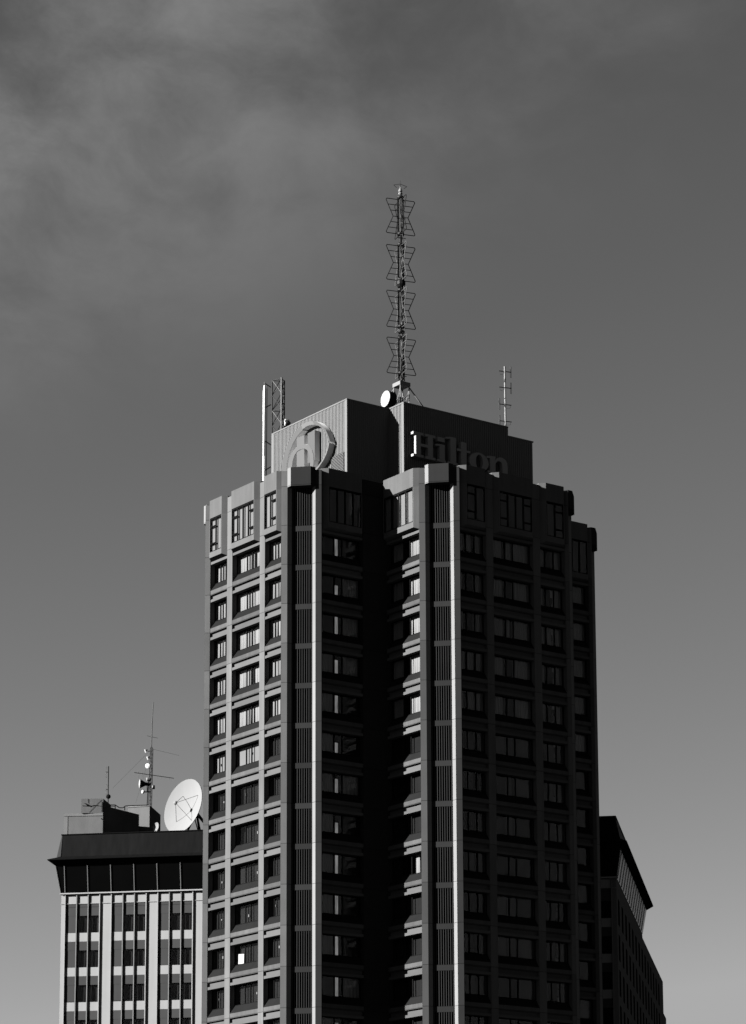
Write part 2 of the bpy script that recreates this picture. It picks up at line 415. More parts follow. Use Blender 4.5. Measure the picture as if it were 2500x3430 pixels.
# ---- projecting bay windows of the top storey with the parapet panels above them
for nm, fr, s0, s1, kind in BAYS:
    o0, o1, P = .36, .30, .35
    if nm == 'T': o0, o1 = .12, .36
    z0, z1, z2, z3 = J-.2, J+.23, J+2.95, J+4.38
    pl = [(s0+.005, -.05), (s0+o0, P), (s1-o1, P), (s1-.005, -.05), (s1-.005, -.9), (s0+.005, -.9)]
    W = lambda q: fr.p(q[0], q[1], 0)
    b = MB(); poly = [W(q) for q in pl]
    b.prism(poly, z2, z3, 0)                                             # parapet panel
    b.prism(poly, lambda i: z0 if i in (1, 2) else z0-.16, z1, 1)         # panel under the glazing with a raking soffit
    for i in (0, 2):                                                       # splayed cheeks
        a_, b_ = pl[i], pl[i+1]
        n_ = (-.1, -.12) if i == 2 else (.1, -.12)
        b.prism([W(a_), W(b_), W((b_[0]+n_[0]*.8, b_[1]+n_[1])), W((a_[0]+n_[0], a_[1]-.1))], z1, z2, 1)
    bay = b.build('bay_window', ['parapet', 'baypanel'], tower)
    a, e = s0+o0+.085, s1-o1-.085; w = e-a
    f = MB(); t = .06; D0, D1 = P-.1, P-.02
    f.box(fr, a-.085, a-.05, D0, P-.005, z1, z2, 1); f.box(fr, e+.05, e+.085, D0, P-.005, z1, z2, 1)
    f.box(fr, a-.05, a+.02, D0, D1, z1, z2); f.box(fr, e-.02, e+.05, D0, D1, z1, z2)
    f.box(fr, a+.02, e-.02, D0, D1, z2-.14, z2); f.box(fr, a+.02, e-.02, D0, D1, z1, z1+.07)
    n = 4 if kind == 'W' else 2
    for i in range(1, n): f.box(fr, a+w*i/n-t, a+w*i/n+t, D0, D1, z1+.07, z2-.14)
    cells = [0, 3] if kind == 'W' else ([0] if kind == 'L' else [1])
    if nm in ('S', 'T', 'Q'): cells = []
    H = z2-z1
    for ci in cells:
        x0 = a+w*ci/n+(t if ci else .02); x1 = a+w*(ci+1)/n-(t if ci < n-1 else .02)
        for zz in (z1+.24*H, z1+.74*H): f.box(fr, x0, x1, D0+.005, D1+.005, zz-.05, zz+.05)
    f.build('window_frame', ['frame', 'trim'], bay)
    gp = MB(); gp.face([fr.p(a, P-.06, z1+.05), fr.p(e, P-.06, z1+.05), fr.p(e, P-.06, z2-.1), fr.p(a, P-.06, z2-.1)])
    gp.build('pane', 'glass', bay)
    bl = MB(); rnd = random.Random(sum(map(ord, nm)))
    bl.face([fr.p(a-.05, P-.2, z1), fr.p(e+.05, P-.2, z1), fr.p(e+.05, P-.2, z2), fr.p(a-.05, P-.2, z2)])
    bl.build('blind', 'blind' if nm in ('B1', 'B2', 'B3', 'T') else 'shadeblind', bay)

# ---- rooftop plant block in ribbed cladding
ZB, ZT, ZL = J+3.45, J+11.2, J+10.47
U1, V1, U2, V2 = 2.09, -2.09, -1.91, -.23
VL, UR, UL = -12.4, -12.1, -14.65
def ribs(mb, fr, s0, s1, z0, z1, trim0=.0, trim1=.0):
    prof = []; x = s0+trim0; p = .19
    while x < s1-trim1-p:
        prof += [(x, 0), (x+.105, 0), (x+.12, -.045), (x+.172, -.045)]; x += p
    prof += [(x, 0), (s1-trim1, 0)]
    base = len(mb.v); n = len(prof)
    mb.v += [fr.p(a, d, z0) for a, d in prof]+[fr.p(a, d, z1) for a, d in prof]
    for i in range(n-1): mb.f.append((base+i, base+i+1, base+n+i+1, base+n+i)); mb.m.append(0)
F1 = Fr((U1, 0), (0, 1), (1, 0)); F2 = Fr((0, V1), (-1, 0), (0, 1)); F3 = Fr((U2, 0), (0, 1), (1, 0)); F4 = Fr((0, V2), (-1, 0), (0, 1))
pb = MB()
ribs(pb, F1, VL, V1, ZB, ZT-.1, .25, .28); ribs(pb, F2, -U1, -U2, ZB, ZT-.1, .1, 0)
ribs(pb, F3, V1, V2, ZB, ZT-.1, 0, .3); ribs(pb, F4, -U2, -UR, ZB, ZT-.1, .1, .0); ribs(pb, F4, -UR, -UL, ZB, ZL-.1, 0, .1)
pb.prism([(U1-.08, VL+.02), (U1-.08, V1-.08), (U2-.08, V1-.08), (U2-.08, V2-.08), (UR+.02, V2-.08), (UR+.02, -13.0), (U1-.08, -13.0)][:6]+[(UR+.02, VL+.02)], ZB, ZT-.02, 1)
pb.prism([(UR, V2-.08), (UR, -10), (UL+.05, -10), (UL+.05, V2-.08)], ZB, ZL-.02, 1)
pent = pb.build('plant_room', ['clad', 'cladtrim'], tower)
tm = MB()
tm.box(F1, VL, VL+.25, -.1, .012, ZB, ZT); tm.box(F1, V1-.28, V1, -.1, .012, ZB, ZT-.1)
tm.box(F3, V2-.3, V2, -.1, .012, ZB, ZT-.1)
tm.box(F1, VL+.25, V1+.015, -.1, .03, ZT-.1, ZT); tm.box(F2, -U1+.1, -U2, -.1, .02, ZT-.1, ZT)
tm.box(F3, V1, V2+.015, -.1, .03, ZT-.1, ZT); tm.box(F4, -U2+.1, -UR+.02, -.1, .02, ZT-.1, ZT); tm.box(F4, -UR+.03, -UL, -.1, .02, ZL-.1, ZL)
tm.build('trim', 'cladtrim', pent)
lv = MB()
z = J+7.0
lv.box(F1, -4.15, -2.43, .004, .02, J+4.0, J+7.04, 1)
while z > J+4.1:
    lv.extr(F1, [(.025, z), (.025, z-.025), (.085, z-.09), (.09, z-.065)], -4.1, -2.45, None, 0); z -= .118
lv.build('louvre', ['clad', 'stain'], pent)

# ================================================================== SIGNS
# ring emblem on the sunlit wall
em = thing('emblem_sign', 'pale round ring emblem with two bars and an arch, mounted on ribbed rooftop wall', 'sign', (U1, -6.85, J+3.6))
def onF1(d, s, zrel): return Vector((U1+d, s, J+zrel))
def arc(cx, cz, r, a0, a1, n): return [(cx+r*math.cos(math.radians(a0+(a1-a0)*i/n)), cz+r*math.sin(math.radians(a0+(a1-a0)*i/n))) for i in range(n+1)]
def band_solid(outer, inner, d1, d0, name, mats, fm=0):
    b = MB(); n = len(outer)
    rings = []
    for (ox, oz), (ix, iz) in zip(outer, inner):
        rings.append([onF1(d0, ox, oz), onF1(d1, ox, oz), onF1(d1, ix, iz), onF1(d0, ix, iz)])
    base = len(b.v)
    for r in rings: b.v += r
    for i in range(n-1):
        for j in range(4):
            a_ = base+i*4+j; c_ = base+i*4+(j+1) % 4
            b.f.append((a_, c_, c_+4, a_+4)); b.m.append(fm if j == 1 else 1)
    b.f.append((base, base+1, base+2, base+3)); b.m.append(1)
    e_ = base+(n-1)*4; b.f.append((e_, e_+1, e_+2, e_+3)); b.m.append(1)
    return b.build(name, mats, em)
o_ = arc(-6.85, 7.05, 3.42, 18, 74, 14); i_ = arc(-6.6, 7.15, 2.98, 18, 72, 14)
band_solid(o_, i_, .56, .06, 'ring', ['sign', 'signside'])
o_ = arc(-6.85, 7.05, 3.42, 74, 100, 8); i_ = arc(-6.6, 7.15, 2.98, 72, 103, 8)
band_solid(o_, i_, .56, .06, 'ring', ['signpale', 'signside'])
o_ = arc(-6.85, 7.05, 3.42, 100, 262, 40); i_ = arc(-6.6, 7.15, 2.9, 103, 262, 40)
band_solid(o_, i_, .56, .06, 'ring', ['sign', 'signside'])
tl = [(-3.66, 7.98), (-3.78, 7.6), (-4.0, 7.22), (-4.38, 6.82), (-5.05, 6.4), (-5.9, 6.02), (-6.8, 5.8)]
ti = [(-3.86, 7.98), (-4.0, 7.55), (-4.22, 7.2), (-4.58, 6.85), (-5.2, 6.5), (-6.0, 6.15), (-6.85, 5.95)]
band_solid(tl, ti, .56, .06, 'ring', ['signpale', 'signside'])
def slab(pts, d1, d0, name, mats):
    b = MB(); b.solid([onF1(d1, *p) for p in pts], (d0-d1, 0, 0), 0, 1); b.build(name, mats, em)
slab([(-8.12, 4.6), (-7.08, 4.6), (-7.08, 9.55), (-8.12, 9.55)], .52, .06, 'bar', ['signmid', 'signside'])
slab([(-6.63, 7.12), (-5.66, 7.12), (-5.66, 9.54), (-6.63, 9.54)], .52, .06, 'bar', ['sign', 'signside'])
ao = [(-9.3, 5.2), (-9.34, 7.2), (-9.15, 8.05), (-8.75, 8.55), (-8.2, 8.82), (-7.5, 8.86), (-6.9, 8.75), (-6.4, 8.5), (-6.0, 8.05), (-5.8, 7.6), (-5.74, 7.1), (-5.9, 6.4), (-6.3, 5.4)]
ai = [(-8.7, 5.2), (-8.75, 7.2), (-8.62, 7.85), (-8.35, 8.25), (-8.0, 8.46), (-7.5, 8.5), (-7.0, 8.4), (-6.65, 8.2), (-6.38, 7.85), (-6.25, 7.5), (-6.22, 7.1), (-6.4, 6.4), (-6.9, 5.4)]
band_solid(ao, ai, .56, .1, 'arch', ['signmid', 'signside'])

# letters on the shaded wall
sg = thing('letter_sign', 'raised serif letters spelling a hotel name across the dark ribbed rooftop wall', 'sign', (-7, V2, J+6.8))
def letter(polys, name='letter'):
    b = MB()
    for pts in polys: b.solid([Vector((-x, V2+.48, J+z)) for x, z in pts], (0, -.40, 0))
    return b.build(name, 'letter', sg)
def rect(x0, x1, z0, z1): return [(x0, z0), (x1, z0), (x1, z1), (x0, z1)]
def ringpoly(mbpolys, outer, inner):
    n = len(outer)
    for i in range(n): j = (i+1) % n; mbpolys.append([outer[i], outer[j], inner[j], inner[i]])
zb, zc = 6.86, 8.84
# H
letter([rect(2.46, 3.42, zc-.20, zc), rect(2.46, 3.42, zb, zb+.2), rect(3.6, 4.56, zc-.2, zc), rect(3.6, 4.56, zb, zb+.2),
        rect(2.70, 3.16, zb+.2, zc-.2), rect(3.86, 4.32, zb+.2, zc-.2), rect(3.16, 3.86, 7.76, 7.97)])
# i
letter([rect(4.98, 5.46, zb+.18, 8.28), [(4.6, 8.1), (4.98, 8.12), (4.98, 8.28), (4.6, 8.22)], rect(4.76, 5.56, zb, zb+.18), rect(4.8, 5.46, 8.5, 8.84)])
# l
letter([rect(6.02, 6.56, zb+.18, 9.06), [(5.6, 8.84), (6.02, 8.88), (6.02, 9.06), (5.6, 8.98)], rect(5.78, 6.72, zb, zb+.18)])
# t
letter([rect(7.05, 7.58, 7.1, 8.86), rect(6.66, 7.05, 8.08, 8.25), rect(7.58, 7.94, 8.08, 8.25), [(7.05, 7.1), (7.2, 6.88), (7.62, 6.84), (7.95, 7.0), (7.95, 7.16), (7.72, 7.04), (7.58, 7.1)]])
# o
P_ = []
el = lambda cx, cz, rx, rz, n=28: [(cx+rx*math.cos(2*math.pi*i/n), cz+rz*math.sin(2*math.pi*i/n)) for i in range(n)]
ringpoly(P_, el(8.8, 7.56, .95, .74), el(8.84, 7.56, .36, .6)); letter(P_)
# n
P_ = [rect(9.9, 10.42, zb+.18, 8.05), [(9.58, 8.02), (9.9, 8.06), (9.9, 8.26), (9.58, 8.2)], [(9.9, 8.05), (10.42, 8.05), (10.42, 8.3), (9.9, 8.26)], rect(9.66, 10.66, zb, zb+.18), rect(10.86, 11.86, zb, zb+.18)]
o_ = [(10.42, 7.98), (10.6, 8.2), (10.85, 8.32), (11.15, 8.32), (11.45, 8.18), (11.6, 7.95), (11.64, 7.6), (11.64, zb+.18)]
i_ = [(10.42, 7.7), (10.58, 7.92), (10.75, 8.0), (10.9, 7.98), (11.04, 7.9), (11.1, 7.75), (11.12, 7.55), (11.12, zb+.18)]
for k in range(len(o_)-1): P_.append([o_[k], o_[k+1], i_[k+1], i_[k]])
letter(P_)

# ================================================================== ROOFTOP ANTENNAS OF THE HOTEL
def V3(x, y, z): return Vector((x, y, z))
UP = Vector((0, 0, 1))
# batwing mast ---------------------------------------------------------------
base = on_z(1346, 1392, ZT)
DM = (base-CAM).dot(cF)
def mz(y):                                    # height on the mast axis seen at picture row y
    lo, hi = ZT-2, ZT+40
    for _ in range(50):
        m_ = (lo+hi)/2; d = Vector((base.x, base.y, m_))-CAM
        if CY-FPX*d.dot(cU)/d.dot(cF) > y: lo = m_
        else: hi = m_
    return lo
mast = thing('antenna_mast', 'tall broadcast antenna mast of stacked bow tie wire panels on the hotel roof', 'antenna', base)
zt, zf = mz(660), mz(1285)
b = MB(); b.tube(V3(base.x, base.y, zf), V3(base.x, base.y, zt), .12, 10)
WA = Vector((math.cos(math.radians(163)), math.sin(math.radians(163)), 0)); WB = Vector((math.cos(math.radians(76)), math.sin(math.radians(76)), 0))
b.build('pole', 'darksteel', mast, True)
for dv, mt in ((WA*.19+WB*.06, 'darksteel'), (WA*-.19-WB*.06, 'darksteel'), (WB*.2+WA*-.02, 'steel'), (WB*-.18, 'darksteel')):
    q = MB()
    for (ya, yb) in ((668, 790), (820, 940), (968, 1100), (1122, 1275)):
        q.tube(V3(base.x, base.y, mz(yb))+dv, V3(base.x, base.y, mz(ya))+dv, .065, 6)
    q.build('feed_tube', mt, mast)
for y in (662, 784, 820, 936, 972, 1094, 1112, 1132, 1250):
    cl = MB(); zz = mz(y); cl.lathe((base.x, base.y, zz-.14), UP, [(.0, 0), (.20, 0), (.28, .1), (.28, .2), (.18, .3), (0, .3)], 10)
    cl.build('clamp', 'darksteel', mast)
cl = MB(); zz = mz(950); cl.lathe((base.x, base.y, zz-.3), UP, [(.0, 0), (.26, 0), (.36, .2), (.36, .45), (.22, .7), (0, .7)], 10)
cl.build('junction_box', 'darksteel', mast)
for k_, (dx_, mt_) in enumerate(((.13, 'steel'), (-.1, 'darksteel'), (.02, 'steel'))):
    b = MB(); rnd = random.Random(k_); pts = []
    for i in range(30):
        zz = mz(1280)+(mz(668)-mz(1280))*i/29
        pts.append(V3(base.x, base.y, zz)+WA*(dx_+rnd.uniform(-.06, .06))+WB*(.24+rnd.uniform(-.04, .05)))
    b.path(pts, .022, 4); b.build('cable', mt_, mast)
for k_ in range(9):
    b = MB(); zz = mz(1262-k_*66); b.tube(V3(base.x, base.y, zz)-WA*.36+WB*.2, V3(base.x, base.y, zz)+WA*.34+WB*.2, .03, 5); b.build('cross_bar', 'darksteel', mast)
fi = MB(); zz = mz(659)
fi.lathe((base.x, base.y, zz), UP, [(0, 0), (.16, 0), (.16, .1), (.10, .14), (.17, .22), (.17, .3), (.09, .36), (.16, .44), (.15, .55), (.06, .75), (.05, .85), (0, .86)], 12)
fi.build('finial', 'palesteel', mast, True)
lp = MB(); zz = mz(626)
for sgn in (1, -1):
    lp.path([V3(base.x, base.y, zz+.25), V3(base.x, base.y, zz+.1)+WA*.55*sgn, V3(base.x, base.y, zz-.1)+WA*.3*sgn], .018)
lp.tube(V3(base.x, base.y, zz), V3(base.x, base.y, zz+.55), .015)
lp.build('top_loop', 'darksteel', mast)
def batwing(z0, z1, dv, mt):
    b = MB(); n = 7; zm = (z0+z1)/2; h = (z1-z0)/2
    hw = lambda z: .62+.60*abs(z-zm)/h
    for sg_ in (1, -1):
        pts = [V3(base.x, base.y, z1)+dv*.15*sg_, V3(base.x, base.y, z1)+dv*(1.14*sg_), V3(base.x, base.y, z1-.1)+dv*(1.2*sg_), V3(base.x, base.y, zm)+dv*(.62*sg_),
               V3(base.x, base.y, z0+.1)+dv*(1.2*sg_), V3(base.x, base.y, z0)+dv*(1.14*sg_), V3(base.x, base.y, z0)+dv*.15*sg_]
        b.path(pts, .034)
        for i in range(1, n-1):
            z = z0+(z1-z0)*i/(n-1)
            b.tube(V3(base.x, base.y, z)+dv*.15*sg_, V3(base.x, base.y, z)+dv*hw(z)*sg_, .030, 5)
    b.build('batwing', mt, mast)
for i, (ya, yb) in enumerate(((669, 784), (824, 940), (977, 1098), (1134, 1253))):
    batwing(mz(yb), mz(ya), WA, 'darksteel')
    batwing(mz(yb), mz(ya), WB, 'steel' if i else 'darksteel')
fb = MB(); x0, y0 = base.x, base.y; w_ = .42
for sx in (-1, 1):
    for sy in (-1, 1): fb.tube(V3(x0+sx*w_, y0+sy*w_, ZT-.05), V3(x0+sx*w_, y0+sy*w_, zf), .05, 6)
FBx = Fr((x0, y0), WA.xy, WB.xy)
for sy in (-1, 1):
    fb.tube(V3(x0-w_, y0+sy*w_, ZT+.2), V3(x0+w_, y0+sy*w_, zf-.4), .03); fb.tube(V3(x0+sy*w_, y0-w_, ZT+.2), V3(x0+sy*w_, y0+w_, zf-.4), .03)
    fb.tube(V3(x0-w_, y0+sy*w_, zf-.9), V3(x0+w_, y0+sy*w_, ZT+.9), .03)
    fb.tube(V3(x0+sy*w_, y0+w_, zf-.9), V3(x0+sy*w_, y0-w_, ZT+.9), .03)
fb.prism([(x0-.5, y0-.5), (x0+.5, y0-.5), (x0+.5, y0+.5), (x0-.5, y0+.5)], zf-.28, zf+.02)
fb.build('base_frame', 'palesteel', mast)
br = MB(); br.tube(V3(x0, y0, zf-.2)+Vector((-.42, .3, 0)), V3(x0-2.6, y0+.6, ZT-.05), .05); br.tube(V3(x0, y0, zf-.4)+Vector((.4, -.5, 0)), V3(x0+1.2, y0-1.6, ZT-.05), .05)
br.build('brace', 'palesteel', mast)
# drum dish beside it
def drum(name, ctr, axis, R, depth, label, cat, group=None, mf='radome', mb_='darksteel', back=True, leg=None):
    a = Vector(axis).normalized(); ctr = Vector(ctr)
    t = thing(name, label, cat, ctr, group)
    b = MB(); b.lathe(ctr-a*depth, a, [(0, 0), (R*.97, 0), (R, .03), (R, depth), (R*.98, depth+.01), (0, depth+.012)], 28); b.build('drum', mb_, t, True)
    f = MB(); f.lathe(ctr, a, [(R*.99, .014), (R*.97, .05), (R*.6, .09), (0, .10)], 28); f.build('face', mf, t, True)
    if back:
        k = MB(); k.lathe(ctr-a*(depth+R*.45), a, [(0, 0), (R*.3, 0), (R*.35, R*.15), (R*.8, R*.45)], 20); k.build('hub', mb_, t, True)
    if leg is not None:
        l = MB(); l.tube(ctr-a*depth*.8, leg, .06); l.build('bracket', 'steel', t)
    return t
def azel(az, el): az, el = math.radians(az), math.radians(el); return Vector((math.cos(az)*math.cos(el), math.sin(az)*math.cos(el), math.sin(el)))
pc = at_depth(1292.7, 1336, DM-1.0)
drum('drum_dish', pc, azel(-3, 2), .66, .62, 'large shrouded microwave dish with white face beside the broadcast mast', 'dish antenna', leg=V3(pc.x-.6, pc.y, ZT-.1))
# thin dipole mast near the right end of the plant block
db = on_z(1694.3, 1445, ZT)
dm = thing('dipole_mast', 'slim pole with four side arms and loop dipoles at right end of hotel roof', 'antenna', db)
DD = (db-CAM).dot(cF)
def dz(y): return at_depth(1694, y, DD).z
b = MB(); b.tube(db-UP*.3, V3(db.x, db.y, dz(1212)), .075, 8); b.build('pole', 'palesteel', dm, True)
RT = Vector((cR.x, cR.y, 0)).normalized(); AR = Vector((math.cos(math.radians(163)), math.sin(math.radians(163)), 0))*-1
AR = Vector((-math.cos(math.radians(-17)), -math.sin(math.radians(-17)), 0))
for y, sd in ((1230, 1), (1288, 1), (1349, -1), (1409, -1)):
    z = dz(y); q = V3(db.x, db.y, z)
    b = MB(); b.tube(q-AR*.48, q+AR*.52, .035, 6); b.build('arm', 'darksteel', dm)
    e_ = q+AR*.5*sd; b = MB()
    b.path([e_+UP*.45-AR*.03, e_+UP*.45+AR*.05, e_-UP*.45+AR*.05, e_-UP*.45-AR*.03], .016, 5, 0, True); b.build('dipole', 'steel', dm)
    b = MB(); b.path([q-AR*.45*sd, q-AR*.42*sd-UP*.25, q-AR*.1*sd-UP*.3], .009, 4); b.build('cable', 'darksteel', dm)
# lattice mast at the left end
ztop = J+16.2
pL, pR, pB = [on_z(860+a_*.23, 1240+b_*.23, ztop) for a_, b_ in ((225, 145), (364, 105), (402, 150))]
lm = thing('lattice_mast', 'short triangular steel lattice mast behind left edge of the rooftop block', 'mast', (pL.x, pL.y, ZB))
DLM = (pL-CAM).dot(cF)
def post(p, mt, r=.06):
    b = MB(); b.tube(V3(p.x, p.y, ZB-.1), V3(p.x, p.y, p.z), r, 8); b.build('leg', mt, lm, True)
post(pL, 'darksteel', .06); post(pR, 'steel', .075); post(pB, 'darksteel', .07)
b = MB(); nb = 10; dzl = (ztop-ZB)/nb
for (pa, pb_), mi in (((pL, pR), 1), ((pR, pB), 1), ((pB, pL), 1)):
    for i in range(nb):
        za, zb2 = ztop-i*dzl, ztop-(i+1)*dzl
        if i % 2 == 0: b.tube(V3(pa.x, pa.y, za-.05), V3(pb_.x, pb_.y, za-.05), .028, 5, mi)
        A_, B_ = (pa, pb_) if i % 2 else (pb_, pa)
        b.tube(V3(A_.x, A_.y, za), V3(B_.x, B_.y, zb2), .034, 5, mi); b.tube(V3(B_.x, B_.y, za), V3(A_.x, A_.y, zb2), .030, 5, mi*(i % 2))
b.build('lattice', ['steel', 'darksteel'], lm)
b = MB()
for y, dy in ((1285, 12), (1365, -10), (1478, 12), (1575, -12)):
    q0 = at_depth(908, y+dy, DLM); q1 = at_depth(889, y, DLM); b.tube(q0, q1, .045, 6)
b.build('bracket', 'darksteel', lm)
wt = at_depth(886.4, 1291, DLM); wb = at_depth(884.4, 1610, DLM)
wp = thing('whip_antenna', 'tall bright white tube antenna standing left of the lattice mast', 'antenna', wb)
b = MB(); b.lathe(wb, (wt-wb), [(0, 0), (.105, 0), (.105, 1.9), (.09, 1.92), (.09, 2.0), (.105, 2.02), (.105, (wt-wb).length*.62), (.115, (wt-wb).length*.63), (.115, (wt-wb).length-.45), (.05, (wt-wb).length), (0, (wt-wb).length)], 16)
b.build('tube', 'tube', wp, True)
b = MB(); b.tube(at_depth(892.5, 1600, DLM), at_depth(895, 1291, DLM), .03, 6); b.build('conduit', 'steel', wp)
b = MB(); b.tube(wt-UP*.05, wt+UP*.28, .04, 6); b.build('tip', 'steel', wp)
pc = at_depth(955, 1417, DLM-.5)
drum('drum_dish', pc, azel(-22, 0), .33, .3, 'little round drum dish at the left roof edge of the ribbed block', 'dish antenna', leg=V3(pc.x-.6, pc.y+.1, ZT-.1), mb_='steel', mf='gleam')

# ================================================================== OFFICE BUILDING BEHIND
A0 = Vector((-10.88, -67.62)); AZ = 46.31
sa = Vector((math.cos(math.radians(135)), math.sin(math.radians(135)))); da = Vector((math.cos(math.radians(45)), math.sin(math.radians(45))))
AF = Fr(A0, sa, da)
S0, S1, DP, DP2 = .09, 52.85, 36.0, 71.0
office = thing('office_building', 'long white and grey office slab with fins, dark glazed top floor and mansard roof', 'office building', AF.p(26, -15, 0))
MP, NM = 1.1285, 46
w = MB()
w.box(AF, S0, S1, -DP, -.3, -.4, AZ-.02, 1)
w.box(AF, S0+1, S1, -DP2, -DP, 0, AZ-.3, 1)
w.box(AF, S0, .496, -.3, 0, 0, AZ-.13)
rows = []
g2 = MB(); win = []
for j in range(NM):
    x0, x1 = .496+MP*j, .496+MP*(j+1)
    if j % 4 == 3:
        w.box(AF, x0, x1, -.3, 0, 0, AZ-.13); continue
    w.box(AF, x0, x1, -.3, 0, AZ-.93, AZ-.13)
    for r in range(14):
        zt_ = AZ-.93-3.31*r if r else AZ-.93
        zg0 = AZ-2.12-3.31*r; zw0 = AZ-3.75-3.31*r; zwh = AZ-4.58-3.31*r
        if r: zt_ = AZ-1.27-3.31*r
        if zw0 < 1: break
        g2.box(AF, x0, x1, -.3, 0, zg0, zt_, 0)
        if j % 4 == 0: g2.box(AF, x0, x1, -.3, -.012, zw0, zg0, 1)
        elif j < 15 and r < 6: win.append((x0, x1, zw0, zg0))
        else: g2.box(AF, x0, x1, -.3, -.15, zw0, zg0, 2)
        w.box(AF, x0, x1, -.3, 0, zwh, zw0)
w.build('wall', ['annexwhite', 'annexside'], office)
g2.build('spandrel', ['annexgrey', 'annexgrey', 'interior'], office)
for x0, x1, z0, z1 in win:
    f = MB(); t = .04
    f.box(AF, x0, x0+t, -.17, -.08, z0, z1); f.box(AF, x1-t-.04, x1-.04, -.17, -.03, z0, z1, 1)
    f.box(AF, x0+t, x1-t-.04, -.17, -.08, z0, z0+t); f.box(AF, x0+t, x1-t-.04, -.17, -.08, z1-t, z1)
    wo = f.build('window', ['frame', 'annexgrey'], office)
    p_ = MB(); p_.face([AF.p(x0+t, -.14, z0+t), AF.p(x1-t, -.14, z0+t), AF.p(x1-t, -.14, z1-t), AF.p(x0+t, -.14, z1-t)]); p_.build('pane', 'glass', wo)
    cu = MB(); rnd = random.Random(int(x0*100+z0*7))
    drape(cu, AF, x0+.03, x1-.03, -.23, z0+.02, z1-.02, 0, rnd, .03); cu.build('curtain', 'dimdrape', wo)
fn = 0
for j in range(NM+1):
    b = MB(); x = .496+MP*j
    if x > S1: break
    b.box(AF, x-.042, x+.042, 0, .145, 0, AZ-.1); b.build('fin', 'annexfin' if j % 4 in (0, 3) else 'annexgreyfin', office)
b = MB(); b.box(AF, S0-.05, S1, 0, .06, AZ-.97, AZ-.93); b.box(AF, S0-.08, S1+.1, -.2, .26, AZ-.04, AZ+.08); b.build('ledge', 'annexfin', office)
# glazed top floor leaning outwards, eaves, mansard
def ring(o, z, s0=S0, s1=S1, dp=DP): return [AF.p(s0-o, o, z), AF.p(s1+o, o, z), AF.p(s1+o, -dp-o, z), AF.p(s0-o, -dp-o, z)]
b = MB(); b.loft([ring(.02, AZ+.08), ring(.46, AZ+2.66)], 0); b.build('glass_band', 'bandglass', office)
b = MB(); b.loft([ring(.46, AZ+2.66), ring(1.14, AZ+3.16), ring(1.14, AZ+3.24)], 0); b.build('eave', 'eave', office)
ring5 = lambda o, z, c: [AF.p(S0-o, o-c, z), AF.p(S0-o+c, o, z), AF.p(S1+o, o, z), AF.p(S1+o, -DP-o, z), AF.p(S0-o, -DP-o, z)]
b = MB(); b.loft([ring5(1.14, AZ+3.24, .04), ring5(.5, AZ+3.56, .5), ring5(.03, AZ+5.78, .06), ring5(-.25, AZ+5.80, .04)], 0, None, 0)
roof = b.build('roof', 'mansard', office)
b = MB(); b.solid([AF.p(S0-.04, -.03, AZ+5.76), AF.p(S0+.04, .05, AZ+5.76), AF.p(S0+.03, .53, AZ+3.58), AF.p(S0-.53, -.03, AZ+3.58)], (.02, -.005, .01)); b.build('hip_panel', 'hip', roof)
b = MB()
r0, r1 = ring(.07, AZ+5.76), ring(.07, AZ+5.86)
for i in range(4): b.tube(r0[i], r0[(i+1) % 4], .06)
b.build('ridge_trim', 'eave', roof)
def mullion(p0, p1, mt='mullion', r=.05):
    b = MB(); b.tube(p0, p1, r, 6); b.build('mullion', mt, office)
for i in range(7): x = .47+2*MP*i; mullion(AF.p(x, .06, AZ+.1), AF.p(x, .50, AZ+2.64))
mullion(AF.p(S0-.05, .05, AZ+.1), AF.p(S0-.48, .48, AZ+2.64))
for i in range(14): y = -1.2-2.5*i; mullion(AF.p(S1+.06, y, AZ+.1), AF.p(S1+.5, y, AZ+2.64), 'mullion' if i > 9 else 'annexside', .035)
mullion(AF.p(S1+.06, .05, AZ+.1), AF.p(S1+.5, .5, AZ+2.64))
# side windows
ES = Fr((A0+sa*S1), -da, sa)
n_ = 0
for r in range(5):
    for i in range(14):
        y0 = 1.8+i*4.6; z0 = AZ-3.6-3.31*r
        if n_ >= 68: break
        n_ += 1
        b = MB(); b.box(ES, y0, y0+1.7, -.02, .02, z0-.5, z0+1.9); b.build('window', 'sideglass', office)
b = MB(); b.box(AF, S1-20, S1, -DP2-5.0, -DP2, 0, AZ-4.0); b.build('wing', 'annexside', office)

# ---- roof structures of the office building
def dirv(a): return Vector((math.cos(math.radians(a)), math.sin(math.radians(a))))
RZ = AZ+5.82
D2 = dirv(226)
FL, FRt = Vector((-13.26, -71.34)), Vector((-16.17, -68.92))
shed = thing('roof_shed', 'stepped stained plaster lift housing at left end of the office roof', 'roof shed', (FL.x, FL.y, RZ))
b = MB(); b.prism([FL, FRt, FRt+D2*5, FL+D2*5], RZ+.75, RZ+2.85); b.build('base_block', 'plaster', shed)
b = MB(); q = FRt-D2*-.0; fl = dirv(140.3)
b.prism([FL-D2*.05-fl*.05, FRt-D2*.05, FRt+D2*.1, FL+D2*.1], RZ+2.62, RZ+2.86); b.build('coping', 'plasterpale', shed)
b = MB(); b.prism([FL-D2*.03-fl*.03, FL-D2*.03+fl*.34, FL+D2*.1+fl*.34, FL+D2*.1-fl*.03], RZ+.78, RZ+2.58); b.build('quoin', 'plasterpale', shed)
b = MB(); b.prism([FL-D2*.1-fl*.1, FRt-D2*.1, FRt+D2*5, FL+D2*5-fl*.1], RZ-.1, RZ+.6); b.build('plinth', 'mansard', shed)
b = MB(); b.prism([FL-D2*.14-fl*.12, FRt-D2*.14-fl*.12, FRt+D2*.4-fl*.12, FL+D2*.4-fl*.12], RZ+.62, RZ+.72); b.build('plinth', 'steel', shed)
